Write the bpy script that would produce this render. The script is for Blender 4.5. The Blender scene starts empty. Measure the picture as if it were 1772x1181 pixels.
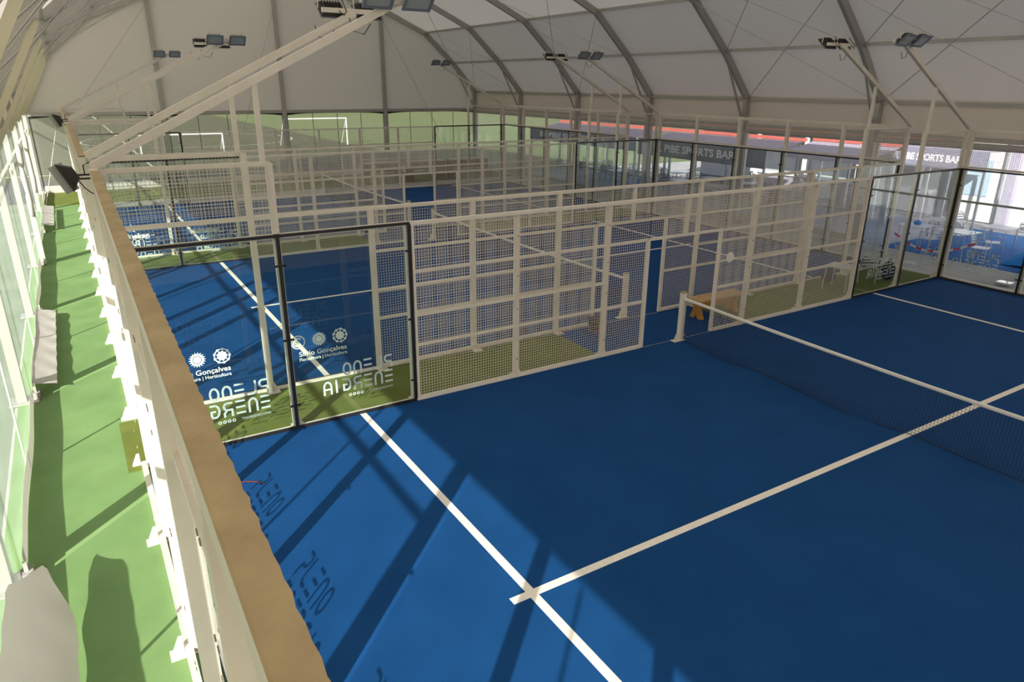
import bpy, math, random
from mathutils import Vector, Matrix
random.seed(7)
PI = math.pi
SC = bpy.context.scene
COL = SC.collection

# ------------------------------------------------------------------ camera
cam_d = bpy.data.cameras.new('camera')
cam = bpy.data.objects.new('camera', cam_d)
COL.objects.link(cam)
cam.location = (-0.3139, -9.9688, 5.0145)
cam.rotation_euler = (1.22013, -0.00796, -0.55342)
cam_d.sensor_width = 36.0
cam_d.lens = 1211.23 / 1772 * 36.0
cam_d.clip_start = 0.05
cam_d.clip_end = 600
SC.camera = cam

# ------------------------------------------------------------------ world, sun, exposure
SUN_DIR = Vector((5.12, 4.97, -3.6)).normalized()      # the way the light travels
w = bpy.data.worlds.new('world')
SC.world = w
w.use_nodes = True
nt = w.node_tree
nt.nodes.clear()
wo = nt.nodes.new('ShaderNodeOutputWorld')
bg = nt.nodes.new('ShaderNodeBackground')
sky = nt.nodes.new('ShaderNodeTexSky')
sky.sky_type = 'NISHITA'
sky.sun_disc = False
sky.sun_elevation = math.asin(-SUN_DIR.z)
sky.sun_rotation = math.atan2(-SUN_DIR.x, -SUN_DIR.y)
sky.altitude = 50
sky.air_density = 1.0
sky.dust_density = 2.5
hsv = nt.nodes.new('ShaderNodeHueSaturation')
hsv.inputs['Saturation'].default_value = 0.55
nt.links.new(sky.outputs[0], hsv.inputs['Color'])
nt.links.new(hsv.outputs[0], bg.inputs['Color'])
bg.inputs['Strength'].default_value = 0.20
nt.links.new(bg.outputs[0], wo.inputs['Surface'])

sun_d = bpy.data.lights.new('sun', 'SUN')
sun_d.energy = 11.6
sun_d.angle = math.radians(0.6)
sun_d.color = (1.0, 0.95, 0.87)
sun = bpy.data.objects.new('sun', sun_d)
COL.objects.link(sun)
sun.rotation_euler = SUN_DIR.to_track_quat('-Z', 'Y').to_euler()
sun.location = (-20, -20, 30)

SC.view_settings.view_transform = 'Standard'
SC.view_settings.look = 'None'
SC.view_settings.exposure = 0.0
SC.view_settings.gamma = 1.0
SC.view_settings.use_curve_mapping = False
SC.cycles.max_bounces = 10
SC.cycles.diffuse_bounces = 5
SC.cycles.glossy_bounces = 4
SC.cycles.transmission_bounces = 8
SC.cycles.transparent_max_bounces = 80
SC.cycles.caustics_reflective = False
SC.cycles.caustics_refractive = False
SC.cycles.sample_clamp_indirect = 6.0

# ------------------------------------------------------------------ materials
def newmat(name):
    m = bpy.data.materials.new(name)
    m.use_nodes = True
    m.node_tree.nodes.clear()
    o = m.node_tree.nodes.new('ShaderNodeOutputMaterial')
    return m, m.node_tree, o

def mat(name, col, rough=0.6, metal=0.0, var=0.0, scale=8.0, bump=0.0, bscale=60.0, spec=0.4, col2=None, detail=4.0):
    m, t, o = newmat(name)
    b = t.nodes.new('ShaderNodeBsdfPrincipled')
    b.inputs['Roughness'].default_value = rough
    b.inputs['Metallic'].default_value = metal
    b.inputs['Specular IOR Level'].default_value = spec
    b.inputs['Base Color'].default_value = (*col, 1)
    t.links.new(b.outputs[0], o.inputs['Surface'])
    tc = t.nodes.new('ShaderNodeTexCoord')
    if var > 0 or col2:
        n = t.nodes.new('ShaderNodeTexNoise')
        n.inputs['Scale'].default_value = scale
        n.inputs['Detail'].default_value = detail
        t.links.new(tc.outputs['Object'], n.inputs['Vector'])
        r = t.nodes.new('ShaderNodeValToRGB')
        c2 = col2 if col2 else tuple(c * (1 + var) for c in col)
        c1 = col if col2 else tuple(c * (1 - var) for c in col)
        r.color_ramp.elements[0].position = 0.32
        r.color_ramp.elements[1].position = 0.68
        r.color_ramp.elements[0].color = (*c1, 1)
        r.color_ramp.elements[1].color = (*c2, 1)
        t.links.new(n.outputs['Fac'], r.inputs['Fac'])
        t.links.new(r.outputs['Color'], b.inputs['Base Color'])
    if bump > 0:
        n2 = t.nodes.new('ShaderNodeTexNoise')
        n2.inputs['Scale'].default_value = bscale
        t.links.new(tc.outputs['Object'], n2.inputs['Vector'])
        bp = t.nodes.new('ShaderNodeBump')
        bp.inputs['Strength'].default_value = bump
        bp.inputs['Distance'].default_value = 0.01
        t.links.new(n2.outputs['Fac'], bp.inputs['Height'])
        t.links.new(bp.outputs['Normal'], b.inputs['Normal'])
    return m

def glass_mat(name, tint, f0=0.04, k=0.8):
    m, t, o = newmat(name)
    tr = t.nodes.new('ShaderNodeBsdfTransparent')
    tr.inputs['Color'].default_value = (*tint, 1)
    gl = t.nodes.new('ShaderNodeBsdfGlossy')
    gl.inputs['Roughness'].default_value = 0.0
    lw = t.nodes.new('ShaderNodeLayerWeight')
    lw.inputs['Blend'].default_value = 0.5
    pw = t.nodes.new('ShaderNodeMath'); pw.operation = 'POWER'
    pw.inputs[1].default_value = 5.0
    t.links.new(lw.outputs['Facing'], pw.inputs[0])
    ma = t.nodes.new('ShaderNodeMath'); ma.operation = 'MULTIPLY_ADD'
    ma.inputs[1].default_value = k
    ma.inputs[2].default_value = f0
    t.links.new(pw.outputs[0], ma.inputs[0])
    mx = t.nodes.new('ShaderNodeMixShader')
    t.links.new(ma.outputs[0], mx.inputs['Fac'])
    t.links.new(tr.outputs[0], mx.inputs[1])
    t.links.new(gl.outputs[0], mx.inputs[2])
    t.links.new(mx.outputs[0], o.inputs['Surface'])
    return m

def film_mat(name, tint, haze, hazecol, gloss=0.06, streak=0.0):
    """flexible PVC window film: clear with a milky share that scatters light both ways"""
    m, t, o = newmat(name)
    tr = t.nodes.new('ShaderNodeBsdfTransparent')
    tr.inputs['Color'].default_value = (*tint, 1)
    df = t.nodes.new('ShaderNodeBsdfDiffuse')
    df.inputs['Color'].default_value = (*hazecol, 1)
    tl = t.nodes.new('ShaderNodeBsdfTranslucent')
    tl.inputs['Color'].default_value = (*hazecol, 1)
    m1 = t.nodes.new('ShaderNodeMixShader'); m1.inputs['Fac'].default_value = 0.5
    t.links.new(df.outputs[0], m1.inputs[1]); t.links.new(tl.outputs[0], m1.inputs[2])
    gl = t.nodes.new('ShaderNodeBsdfGlossy'); gl.inputs['Roughness'].default_value = 0.15
    m2 = t.nodes.new('ShaderNodeMixShader'); m2.inputs['Fac'].default_value = haze
    if streak > 0:
        tc = t.nodes.new('ShaderNodeTexCoord')
        n = t.nodes.new('ShaderNodeTexNoise'); n.inputs['Scale'].default_value = 1.3; n.inputs['Detail'].default_value = 6
        t.links.new(tc.outputs['Object'], n.inputs['Vector'])
        mr = t.nodes.new('ShaderNodeMapRange')
        mr.inputs['From Min'].default_value = 0.3; mr.inputs['From Max'].default_value = 0.7
        mr.inputs['To Min'].default_value = haze - streak; mr.inputs['To Max'].default_value = haze + streak
        t.links.new(n.outputs['Fac'], mr.inputs['Value'])
        t.links.new(mr.outputs[0], m2.inputs['Fac'])
    t.links.new(tr.outputs[0], m2.inputs[1]); t.links.new(m1.outputs[0], m2.inputs[2])
    m3 = t.nodes.new('ShaderNodeMixShader'); m3.inputs['Fac'].default_value = gloss
    t.links.new(m2.outputs[0], m3.inputs[1]); t.links.new(gl.outputs[0], m3.inputs[2])
    t.links.new(m3.outputs[0], o.inputs['Surface'])
    return m

def fabric_mat(name, dcol, tcol, share):
    """coated tent fabric: reflects, and lets a little light through"""
    m, t, o = newmat(name)
    df = t.nodes.new('ShaderNodeBsdfDiffuse'); df.inputs['Color'].default_value = (*dcol, 1)
    tl = t.nodes.new('ShaderNodeBsdfTranslucent'); tl.inputs['Color'].default_value = (*tcol, 1)
    tc = t.nodes.new('ShaderNodeTexCoord')
    n = t.nodes.new('ShaderNodeTexNoise'); n.inputs['Scale'].default_value = 0.5; n.inputs['Detail'].default_value = 5
    t.links.new(tc.outputs['Object'], n.inputs['Vector'])
    r = t.nodes.new('ShaderNodeValToRGB')
    r.color_ramp.elements[0].color = (*[c * 0.93 for c in dcol], 1); r.color_ramp.elements[1].color = (*dcol, 1)
    t.links.new(n.outputs['Fac'], r.inputs['Fac']); t.links.new(r.outputs['Color'], df.inputs['Color'])
    mx = t.nodes.new('ShaderNodeMixShader'); mx.inputs['Fac'].default_value = share
    t.links.new(df.outputs[0], mx.inputs[1]); t.links.new(tl.outputs[0], mx.inputs[2])
    t.links.new(mx.outputs[0], o.inputs['Surface'])
    return m

M = {}
M['steel'] = mat('white_painted_steel', (0.74, 0.68, 0.58), 0.45, var=0.05, scale=3)
M['wire'] = mat('white_wire', (0.72, 0.66, 0.57), 0.5)
M['crust'] = mat('tan_weathered_top', (0.35, 0.265, 0.145), 0.85, scale=5, col2=(0.46, 0.36, 0.20), bump=0.5, bscale=30, detail=8)
M['black'] = mat('black_steel', (0.018, 0.018, 0.02), 0.4)
M['glass'] = glass_mat('tempered_glass', (0.955, 0.975, 0.965), 0.035, 0.7)
M['turf_blue'] = mat('blue_court_turf', (0.004, 0.053, 0.184), 0.9, scale=1.1, col2=(0.006, 0.062, 0.208), bump=0.25, bscale=180, spec=0.15, detail=10)
M['turf_green'] = mat('green_turf', (0.13, 0.16, 0.035), 0.95, scale=2.0, col2=(0.17, 0.20, 0.05), bump=0.3, bscale=150, spec=0.1, detail=8)
M['turf_lime'] = mat('light_green_carpet', (0.165, 0.275, 0.105), 0.95, scale=1.6, col2=(0.195, 0.315, 0.125), bump=0.15, bscale=120, spec=0.1, detail=8)
M['line'] = mat('white_line', (0.85, 0.80, 0.72), 0.8, var=0.05, scale=20)
M['cord'] = mat('black_net_cord', (0.012, 0.012, 0.016), 0.8)
M['band'] = mat('net_band', (0.78, 0.74, 0.68), 0.8)
M['alu'] = mat('aluminium', (0.43, 0.41, 0.38), 0.45, metal=0.35, var=0.06, scale=2)
M['alu_light'] = mat('pale_aluminium', (0.62, 0.61, 0.60), 0.4, metal=0.2)
M['cream'] = mat('cream_tube', (0.62, 0.58, 0.42), 0.5)
M['roof'] = fabric_mat('tent_fabric', (0.82, 0.76, 0.68), (0.92, 0.85, 0.76), 0.19)
M['whitecloth'] = fabric_mat('white_pvc_cloth', (0.66, 0.62, 0.58), (0.70, 0.65, 0.60), 0.22)
M['film'] = film_mat('clear_film', (0.93, 0.95, 0.95), 0.24, (0.80, 0.83, 0.92))
M['film_milky'] = film_mat('milky_film', (0.92, 0.94, 0.96), 0.34, (0.88, 0.88, 0.90))
M['film_left'] = film_mat('left_film', (0.93, 0.97, 0.94), 0.24, (0.56, 0.64, 0.58), streak=0.10)
M['film_back'] = film_mat('back_film', (0.74, 0.76, 0.72), 0.24, (0.66, 0.64, 0.58))
M['lampbody'] = mat('lamp_body', (0.035, 0.03, 0.026), 0.6)
M['lampframe'] = mat('lamp_frame', (0.17, 0.20, 0.25), 0.5)
M['lens'] = mat('lamp_lens', (0.36, 0.38, 0.38), 0.2, spec=0.6)
M['concrete'] = mat('concrete', (0.42, 0.40, 0.39), 0.85, var=0.12, scale=1.5, bump=0.2, detail=8)
M['pave'] = mat('terrace_pavement', (0.44, 0.42, 0.44), 0.85, var=0.1, scale=0.8, detail=8)
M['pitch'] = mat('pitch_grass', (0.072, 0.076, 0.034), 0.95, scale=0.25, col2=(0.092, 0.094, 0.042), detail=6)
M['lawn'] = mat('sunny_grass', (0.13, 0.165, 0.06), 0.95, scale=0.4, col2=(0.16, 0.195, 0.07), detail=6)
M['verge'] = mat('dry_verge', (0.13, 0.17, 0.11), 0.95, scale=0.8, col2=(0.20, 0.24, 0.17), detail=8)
M['asphalt'] = mat('dark_track', (0.07, 0.072, 0.07), 0.9, var=0.1)
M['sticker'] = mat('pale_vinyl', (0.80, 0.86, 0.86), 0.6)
M['sticker_dim'] = mat('frosted_vinyl', (0.62, 0.70, 0.70), 0.6)  # same print as the pale vinyl, in a darker tone
M['wood'] = mat('bench_wood', (0.52, 0.33, 0.15), 0.6, scale=6, col2=(0.60, 0.40, 0.20), detail=8)
M['wood_leg'] = mat('bench_leg_wood', (0.55, 0.27, 0.04), 0.6, var=0.12, scale=8)
M['brown'] = mat('brown_counter', (0.14, 0.065, 0.035), 0.6, var=0.2, scale=6)
M['countertop'] = mat('counter_top', (0.45, 0.38, 0.30), 0.5)
M['awn_black'] = mat('black_awning', (0.040, 0.042, 0.055), 0.8, var=0.1)
M['awn_lilac'] = mat('faded_awning', (0.40, 0.36, 0.46), 0.8, var=0.1)  # lilac lightened so the colour carries the lit haze over the canopies
M['awn_slate'] = mat('slate_awning', (0.20, 0.20, 0.28), 0.8, var=0.1)
M['awn_red'] = mat('red_awning', (0.55, 0.10, 0.07), 0.7, var=0.1)
M['letters'] = mat('white_lettering', (0.88, 0.88, 0.90), 0.6)
M['tablewhite'] = mat('white_tabletop', (0.82, 0.83, 0.86), 0.3)
M['chairmetal'] = mat('chair_aluminium', (0.62, 0.63, 0.66), 0.3, metal=0.5)
M['chairdark'] = mat('dark_chair', (0.05, 0.055, 0.07), 0.6)
M['bluecarpet'] = mat('blue_carpet', (0.02, 0.14, 0.42), 0.9, var=0.12, scale=1.5)
M['bluetarp'] = mat('blue_tarp', (0.02, 0.26, 0.72), 0.6, var=0.12, scale=3)
M['redtape'] = mat('red_tape', (0.65, 0.05, 0.06), 0.5)
M['white'] = mat('white_plaster', (0.80, 0.79, 0.76), 0.8, var=0.04)
M['bag'] = mat('black_bag', (0.03, 0.03, 0.035), 0.8, var=0.2, scale=10)
M['clearplastic'] = mat('pale_plastic', (0.55, 0.56, 0.55), 0.3)
M['rustwire'] = mat('basket_wire', (0.35, 0.24, 0.22), 0.5)
M['ball'] = mat('padel_ball_felt', (0.50, 0.62, 0.05), 0.9)
M['sandbag'] = mat('grey_plastic', (0.30, 0.29, 0.27), 0.7, var=0.2, scale=12)
M['redcord'] = mat('red_cord', (0.16, 0.03, 0.03), 0.6)
M['palewindow'] = mat('pale_window', (0.42, 0.55, 0.66), 0.3)
M['bluebag'] = mat('blue_bag', (0.04, 0.20, 0.50), 0.7, var=0.15)

# ------------------------------------------------------------------ geometry helpers
class Geo:
    def __init__(s):
        s.v = []; s.f = []
    def box(s, x0, x1, y0, y1, z0, z1):
        if x0 > x1: x0, x1 = x1, x0
        if y0 > y1: y0, y1 = y1, y0
        if z0 > z1: z0, z1 = z1, z0
        n = len(s.v)
        s.v += [(x0, y0, z0), (x1, y0, z0), (x1, y1, z0), (x0, y1, z0), (x0, y0, z1), (x1, y0, z1), (x1, y1, z1), (x0, y1, z1)]
        s.f += [tuple(n + i for i in q) for q in ((0, 3, 2, 1), (4, 5, 6, 7), (0, 1, 5, 4), (1, 2, 6, 5), (2, 3, 7, 6), (3, 0, 4, 7))]
        return s
    def bar(s, a, b, w, h=None, up=(0, 0, 1)):
        h = w if h is None else h
        a = Vector(a); b = Vector(b); d = (b - a).normalized()
        up = Vector(up)
        if abs(d.dot(up)) > 0.98: up = Vector((0, 1, 0))
        x = d.cross(up).normalized() * (w / 2); y = x.normalized().cross(d).normalized() * (h / 2)
        n = len(s.v)
        for p in (a, b):
            for q in (-x - y, x - y, x + y, -x + y): s.v.append(tuple(p + q))
        s.f += [tuple(n + i for i in q) for q in ((0, 1, 2, 3), (7, 6, 5, 4), (0, 4, 5, 1), (1, 5, 6, 2), (2, 6, 7, 3), (3, 7, 4, 0))]
        return s
    def tube(s, pts, r, k=6, caps=True):
        pts = [Vector(p) for p in pts]
        n0 = len(s.v)
        ref = None
        for i, p in enumerate(pts):
            d = (pts[min(i + 1, len(pts) - 1)] - pts[max(i - 1, 0)]).normalized()
            if ref is None or abs(d.dot(ref)) > 0.95:
                ref = Vector((0, 0, 1)) if abs(d.z) < 0.9 else Vector((1, 0, 0))
            x = d.cross(ref).normalized(); y = x.cross(d).normalized()
            rr = r[i] if isinstance(r, (list, tuple)) else r
            for j in range(k):
                a = 2 * PI * j / k + PI / k
                s.v.append(tuple(p + x * (rr * math.cos(a)) + y * (rr * math.sin(a))))
        for i in range(len(pts) - 1):
            for j in range(k):
                a = n0 + i * k + j; b = n0 + i * k + (j + 1) % k
                s.f.append((a, b, b + k, a + k))
        if caps:
            s.f.append(tuple(n0 + j for j in range(k))[::-1])
            s.f.append(tuple(n0 + (len(pts) - 1) * k + j for j in range(k)))
        return s
    def prism(s, poly, axis, t0, t1):
        """polygon in the plane normal to axis, thickened from t0 to t1"""
        n = len(s.v); k = len(poly)
        for t in (t0, t1):
            for (a, b) in poly:
                s.v.append({'x': (t, a, b), 'y': (a, t, b), 'z': (a, b, t)}[axis])
        s.f.append(tuple(n + i for i in range(k))[::-1]); s.f.append(tuple(n + k + i for i in range(k)))
        for i in range(k):
            j = (i + 1) % k
            s.f.append((n + i, n + j, n + k + j, n + k + i))
        return s
    def quad(s, *p):
        n = len(s.v); s.v += [tuple(q) for q in p]; s.f.append(tuple(range(n, n + len(p)))); return s
    def grid(s, fn, nu, nv):
        n = len(s.v)
        for i in range(nu + 1):
            for j in range(nv + 1): s.v.append(tuple(fn(i / nu, j / nv)))
        for i in range(nu):
            for j in range(nv):
                a = n + i * (nv + 1) + j
                s.f.append((a, a + nv + 1, a + nv + 2, a + 1))
        return s
    def ball(s, c, rx, ry, rz, nu=10, nv=8):
        def fn(u, v):
            a = 2 * PI * u; b = PI * v - PI / 2
            return (c[0] + rx * math.cos(a) * math.cos(b), c[1] + ry * math.sin(a) * math.cos(b), c[2] + rz * math.sin(b))
        return s.grid(fn, nu, nv)

WL = {}
def obj(name, g, m, parent=None, smooth=False):
    me = bpy.data.meshes.new(name)
    off = WL.get(parent.name, Vector((0, 0, 0))) if parent is not None else Vector((0, 0, 0))
    me.from_pydata([(a - off.x, b - off.y, c - off.z) for a, b, c in g.v], [], g.f)
    me.materials.append(M[m] if isinstance(m, str) else m)
    if smooth:
        for p in me.polygons: p.use_smooth = True
    o = bpy.data.objects.new(name, me)
    COL.objects.link(o)
    if parent is not None:
        o.parent = parent
        WL[o.name] = off
    return o

def thing(name, label, cat, loc, group=None):
    o = bpy.data.objects.new(name, None)
    COL.objects.link(o)
    o.location = loc
    o.empty_display_size = 0.2
    o['label'] = label; o['category'] = cat
    if group: o['group'] = group
    WL[o.name] = Vector(loc)
    return o

def tag(o, label, cat, group=None, kind=None):
    o['label'] = label; o['category'] = cat
    if group: o['group'] = group
    if kind: o['kind'] = kind
    return o

def struct(name, g=None, m=None, loc=(0, 0, 0)):
    if g is None:
        o = bpy.data.objects.new(name, None); COL.objects.link(o); o.location = loc; WL[o.name] = Vector(loc)
    else:
        o = obj(name, g, m)
    o['kind'] = 'structure'
    return o

def stuff(o):
    o['kind'] = 'stuff'; return o

def dup(root, loc, rz=None, label=None, group=None):
    r = root.copy(); COL.objects.link(r); r.location = loc
    if rz is not None: r.rotation_euler = (0, 0, rz)
    if label: r['label'] = label
    if group: r['group'] = group
    for ch in list(root.children):
        c = ch.copy(); COL.objects.link(c); c.parent = r
        for g2 in list(ch.children):
            d = g2.copy(); COL.objects.link(d); d.parent = c
    return r

# ------------------------------------------------------------------ dimensions
COURTS = [('near', -10.0, 0.0), ('middle', 1.69, 11.83), ('far', 13.73, 23.95)]
FRAME_Y = [-12.1, -6.75, -1.37, 4.0, 9.37, 14.75, 20.1, 25.5, 30.9]
SHEAR = 0.029
XR, XL = 22.2, -1.6
PROFILE = [(22.2, 4.6), (20.7, 6.2), (18.87, 7.8), (16.2, 8.95), (10.2, 10.35), (4.2, 8.95), (1.55, 7.8), (-0.25, 6.2), (XL, 4.6)]
def fy(y, x): return y + SHEAR * (x - XR)

# ------------------------------------------------------------------ ground, floor, turf
g = Geo().box(XL - 0.14, 120, -60, 27.5, -0.30, -0.06)
ground = struct('ground', g, 'pave')
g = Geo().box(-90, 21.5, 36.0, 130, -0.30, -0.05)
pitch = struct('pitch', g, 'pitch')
struct('ground_verge', Geo().box(-90, XL - 0.14, -60, 27.5, -0.30, -0.06), 'verge')
pl = Geo()
pl.box(-90, 21.0, 38.5, 38.62, -0.049, -0.045)
pl.box(4.2, 4.32, 38.5, 130, -0.049, -0.045)
def arc_line(gg, cx, cy, r, a0, a1, n=30, wd=0.12, z=-0.046):
    for i in range(n):
        a = a0 + (a1 - a0) * i / n; b = a0 + (a1 - a0) * (i + 1) / n
        gg.quad((cx + r * math.cos(a), cy + r * math.sin(a), z), (cx + (r + wd) * math.cos(a), cy + (r + wd) * math.sin(a), z),
                (cx + (r + wd) * math.cos(b), cy + (r + wd) * math.sin(b), z), (cx + r * math.cos(b), cy + r * math.sin(b), z))
arc_line(pl, 10, 64, 9, 0, 2 * PI, 40)
obj('pitch_marking', pl, 'line', pitch)
g = Geo().box(-90, 21.5, 27.5, 36.0, -0.30, -0.055)
struct('ground_track', g, 'asphalt')
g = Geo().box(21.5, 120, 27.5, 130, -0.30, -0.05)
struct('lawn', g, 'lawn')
g = Geo().box(XL - 0.14, XR + 0.4, -12.8, 31.3, -0.20, -0.02)
struct('floor', g, 'concrete')

def turf(name, x0, x1, y0, y1, m, label, z=0.0):
    return tag(obj(name, Geo().box(x0, x1, y0, y1, -0.019, z), m), label, 'turf')
turf('turf_strip', XL - 0.1, -0.06, -12.2, 25.9, 'turf_lime', 'long light green carpet strip between tent wall and white fence posts', -0.002)
turf('turf_strip', XL - 0.1, 22.0, 25.9, 30.6, 'turf_green', 'wide green turf beyond the farthest blue court', -0.004)
turf('turf_strip', 0.0, 8.0, 0.06, 1.62, 'turf_green', 'green turf strip between near and middle courts, on the lettered glass side', -0.003)
turf('turf_strip', 12.0, 20.1, 0.06, 1.62, 'turf_green', 'green turf strip between near and middle courts, under the wooden bench', -0.003)
turf('turf_strip', 8.0, 12.0, 0.06, 1.62, 'turf_blue', 'blue turf passage between the doorways of near and middle courts', -0.003)
turf('turf_strip', 0.0, 8.0, 11.90, 13.66, 'turf_green', 'green turf strip between middle and far courts, on the sunny side', -0.003)
turf('turf_strip', 12.0, 20.1, 11.90, 13.66, 'turf_green', 'green turf strip between middle and far courts, on the terrace side', -0.003)
turf('turf_strip', 8.0, 12.0, 11.90, 13.66, 'turf_blue', 'blue turf passage between the doorways of middle and far courts', -0.003)
# small loose green mat lying against the fence posts
g = Geo().box(-0.34, -0.08, -0.15, 1.55, -0.002, 0.02)
tag(obj('turf_offcut', g, 'turf_green'), 'dark green turf offcut lying beside the white fence feet', 'mat')

for nm, y0, y1 in COURTS:
    c = (y0 + y1) / 2
    ct = tag(obj('court_carpet', Geo().box(0.03, 19.97, y0 + 0.0, y1 - 0.0, -0.019, 0.0), 'turf_blue'),
             {'near': 'blue padel court carpet nearest the camera, half of it in sun', 'middle': 'blue padel court carpet of the middle court behind lettered glass',
              'far': 'blue padel court carpet of the court farthest from the camera'}[nm], 'court')
    z0, z1 = 0.0005, 0.0035
    obj('service_line', Geo().box(3.0, 3.1, y0 + 0.02, y1 - 0.02, z0, z1), 'line', ct)
    obj('service_line', Geo().box(16.9, 17.0, y0 + 0.02, y1 - 0.02, z0, z1), 'line', ct)
    obj('centre_line', Geo().box(2.80, 17.2, c - 0.05, c + 0.05, z0, z1 - 0.001), 'line', ct)

# ------------------------------------------------------------------ lettering
def text2d(body, size, bold=0.0):
    cu = bpy.data.curves.new('txt', 'FONT')
    cu.body = body; cu.size = size; cu.resolution_u = 3; cu.offset = bold
    o = bpy.data.objects.new('txt', cu)
    COL.objects.link(o)
    dg = bpy.context.evaluated_depsgraph_get(); dg.update()
    me = bpy.data.meshes.new_from_object(o.evaluated_get(dg))
    v = [(p.co.x, p.co.y) for p in me.vertices]; f = [tuple(p.vertices) for p in me.polygons]
    bpy.data.objects.remove(o); bpy.data.curves.remove(cu); bpy.data.meshes.remove(me)
    return v, f
class Flat:
    """flat print in a 2D frame, laid on a plane later"""
    def __init__(s): s.v = []; s.f = []
    def depth(s):
        d = [0.0] * len(s.v)
        for i, q in enumerate(s.f):
            for j in q: d[j] = 1.5e-6 * i
        return d
    def text(s, body, size, x, y, width=None, bold=0.0):
        v, f = text2d(body, size, bold)
        mx = max(p[0] for p in v); mn = min(p[0] for p in v)
        k = width / (mx - mn) if width else 1.0
        for dx, dy in ((0, 0),):
            n = len(s.v)
            s.v += [((a - mn) * k + x + dx, b + y + dy) for a, b in v]
            s.f += [tuple(n + i for i in q) for q in f]
        return s
    def stroke(s, pts, wd):
        for (a, b) in zip(pts[:-1], pts[1:]):
            d = Vector((b[0] - a[0], b[1] - a[1]))
            if d.length < 1e-6: continue
            e = d.normalized() * (wd * 0.35); nrm = Vector((-d.y, d.x)).normalized() * (wd / 2)
            A = Vector(a) - e; B = Vector(b) + e
            n = len(s.v)
            s.v += [tuple(A - nrm), tuple(B - nrm), tuple(B + nrm), tuple(A + nrm)]
            s.f.append((n, n + 1, n + 2, n + 3))
        return s
    def poly(s, pts):
        n = len(s.v); s.v += list(pts); s.f.append(tuple(range(n, n + len(pts)))); return s
    def ring(s, cx, cy, r0, r1, a0=0.0, a1=2 * PI, n=28):
        for i in range(n):
            a = a0 + (a1 - a0) * i / n; b = a0 + (a1 - a0) * (i + 1) / n
            s.poly([(cx + r0 * math.cos(a), cy + r0 * math.sin(a)), (cx + r1 * math.cos(a), cy + r1 * math.sin(a)),
                    (cx + r1 * math.cos(b), cy + r1 * math.sin(b)), (cx + r0 * math.cos(b), cy + r0 * math.sin(b))])
        return s
    def disc(s, cx, cy, r, n=20): return s.poly([(cx + r * math.cos(2 * PI * i / n), cy + r * math.sin(2 * PI * i / n)) for i in range(n)])
    def petals(s, cx, cy, r0, r1, n, wd):
        for i in range(n):
            a = 2 * PI * i / n; c_, s_ = math.cos(a), math.sin(a)
            rm = (r0 + r1) / 2
            s.poly([(cx + r0 * c_, cy + r0 * s_), (cx + rm * c_ + wd * s_, cy + rm * s_ - wd * c_), (cx + r1 * c_, cy + r1 * s_), (cx + rm * c_ - wd * s_, cy + rm * s_ + wd * c_)])
        return s
    def star(s, cx, cy, r):
        pts = []
        for i in range(10):
            a = PI / 2 + i * PI / 5; rr = r if i % 2 == 0 else r * 0.42
            pts.append((cx + rr * math.cos(a), cy + rr * math.sin(a)))
        for i in range(10): s.poly([(cx, cy), pts[i], pts[(i + 1) % 10]])
        return s
    def lay(s, fn):
        g = Geo(); g.v = [fn(a, b, d) for (a, b), d in zip(s.v, s.depth())]; g.f = list(s.f); return g

def arc(cx, cy, r, a0, a1, n=10, ry=None):
    ry = ry or r
    return [(cx + r * math.cos(math.radians(a0 + (a1 - a0) * i / n)), cy + ry * math.sin(math.radians(a0 + (a1 - a0) * i / n))) for i in range(n + 1)]
def tech_glyph(fl, ch, x, y, w_, h, t):
    L = lambda *p: fl.stroke([(x + a * w_, y + b * h) for a, b in p], t)
    if ch == 'E':
        for b in (0.08, 0.5, 0.92): L((0.12, b), (0.88, b))
    elif ch == 'N': L((0.12, 0.0), *arc(0.5, 0.55, 0.38, 180, 0, 10, 0.37), (0.88, 0.0))
    elif ch == 'P': L((0.12, 0.0), (0.12, 0.35)); L((0.12, 0.92), *arc(0.58, 0.68, 0.30, 90, -90, 8, 0.24), (0.2, 0.44))
    elif ch == 'L': L((0.12, 0.95), (0.12, 0.40), *arc(0.45, 0.40, 0.33, 180, 270, 6, 0.32), (0.88, 0.08))
    elif ch == 'O': L(*arc(0.5, 0.5, 0.38, 100, 440, 18, 0.42))
    elif ch == 'R': L((0.12, 0.92), *arc(0.56, 0.68, 0.30, 90, -90, 8, 0.24), (0.12, 0.44), (0.12, 0.0)); L((0.6, 0.44), (0.86, 0.22), (0.86, 0.0))
    elif ch == 'G': L((0.88, 0.92), *arc(0.5, 0.5, 0.38, 90, 270, 10, 0.42), (0.85, 0.08), (0.85, 0.5), (0.5, 0.5))
    elif ch == 'I': L((0.5, 0.04), (0.5, 0.96))
    elif ch == 'A': L((0.12, 0.0), *arc(0.5, 0.55, 0.38, 180, 0, 10, 0.37), (0.88, 0.0)); L((0.15, 0.38), (0.85, 0.38))
def pleno():
    fl = Flat()
    for i, ch in enumerate('PLENO'): tech_glyph(fl, ch, i * 0.171 + 0.012, 0.29, 0.147, 0.22, 0.030)
    xs = [0, 1, 2, 3, 4, 5, 5.75]
    for i, ch in enumerate('ENERGIA'): tech_glyph(fl, ch, xs[i] * 0.176 + 0.012, 0.03, 0.147 if ch != 'I' else 0.13, 0.22, 0.030)
    fl.text('WWW.PLENOENERGIA.PT', 0.055, 0.02, -0.07, 0.42)
    for i in range(4):
        x = 0.55 + i * 0.065
        fl.ring(x, -0.05, 0.012, 0.026, n=12)
    return fl
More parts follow.
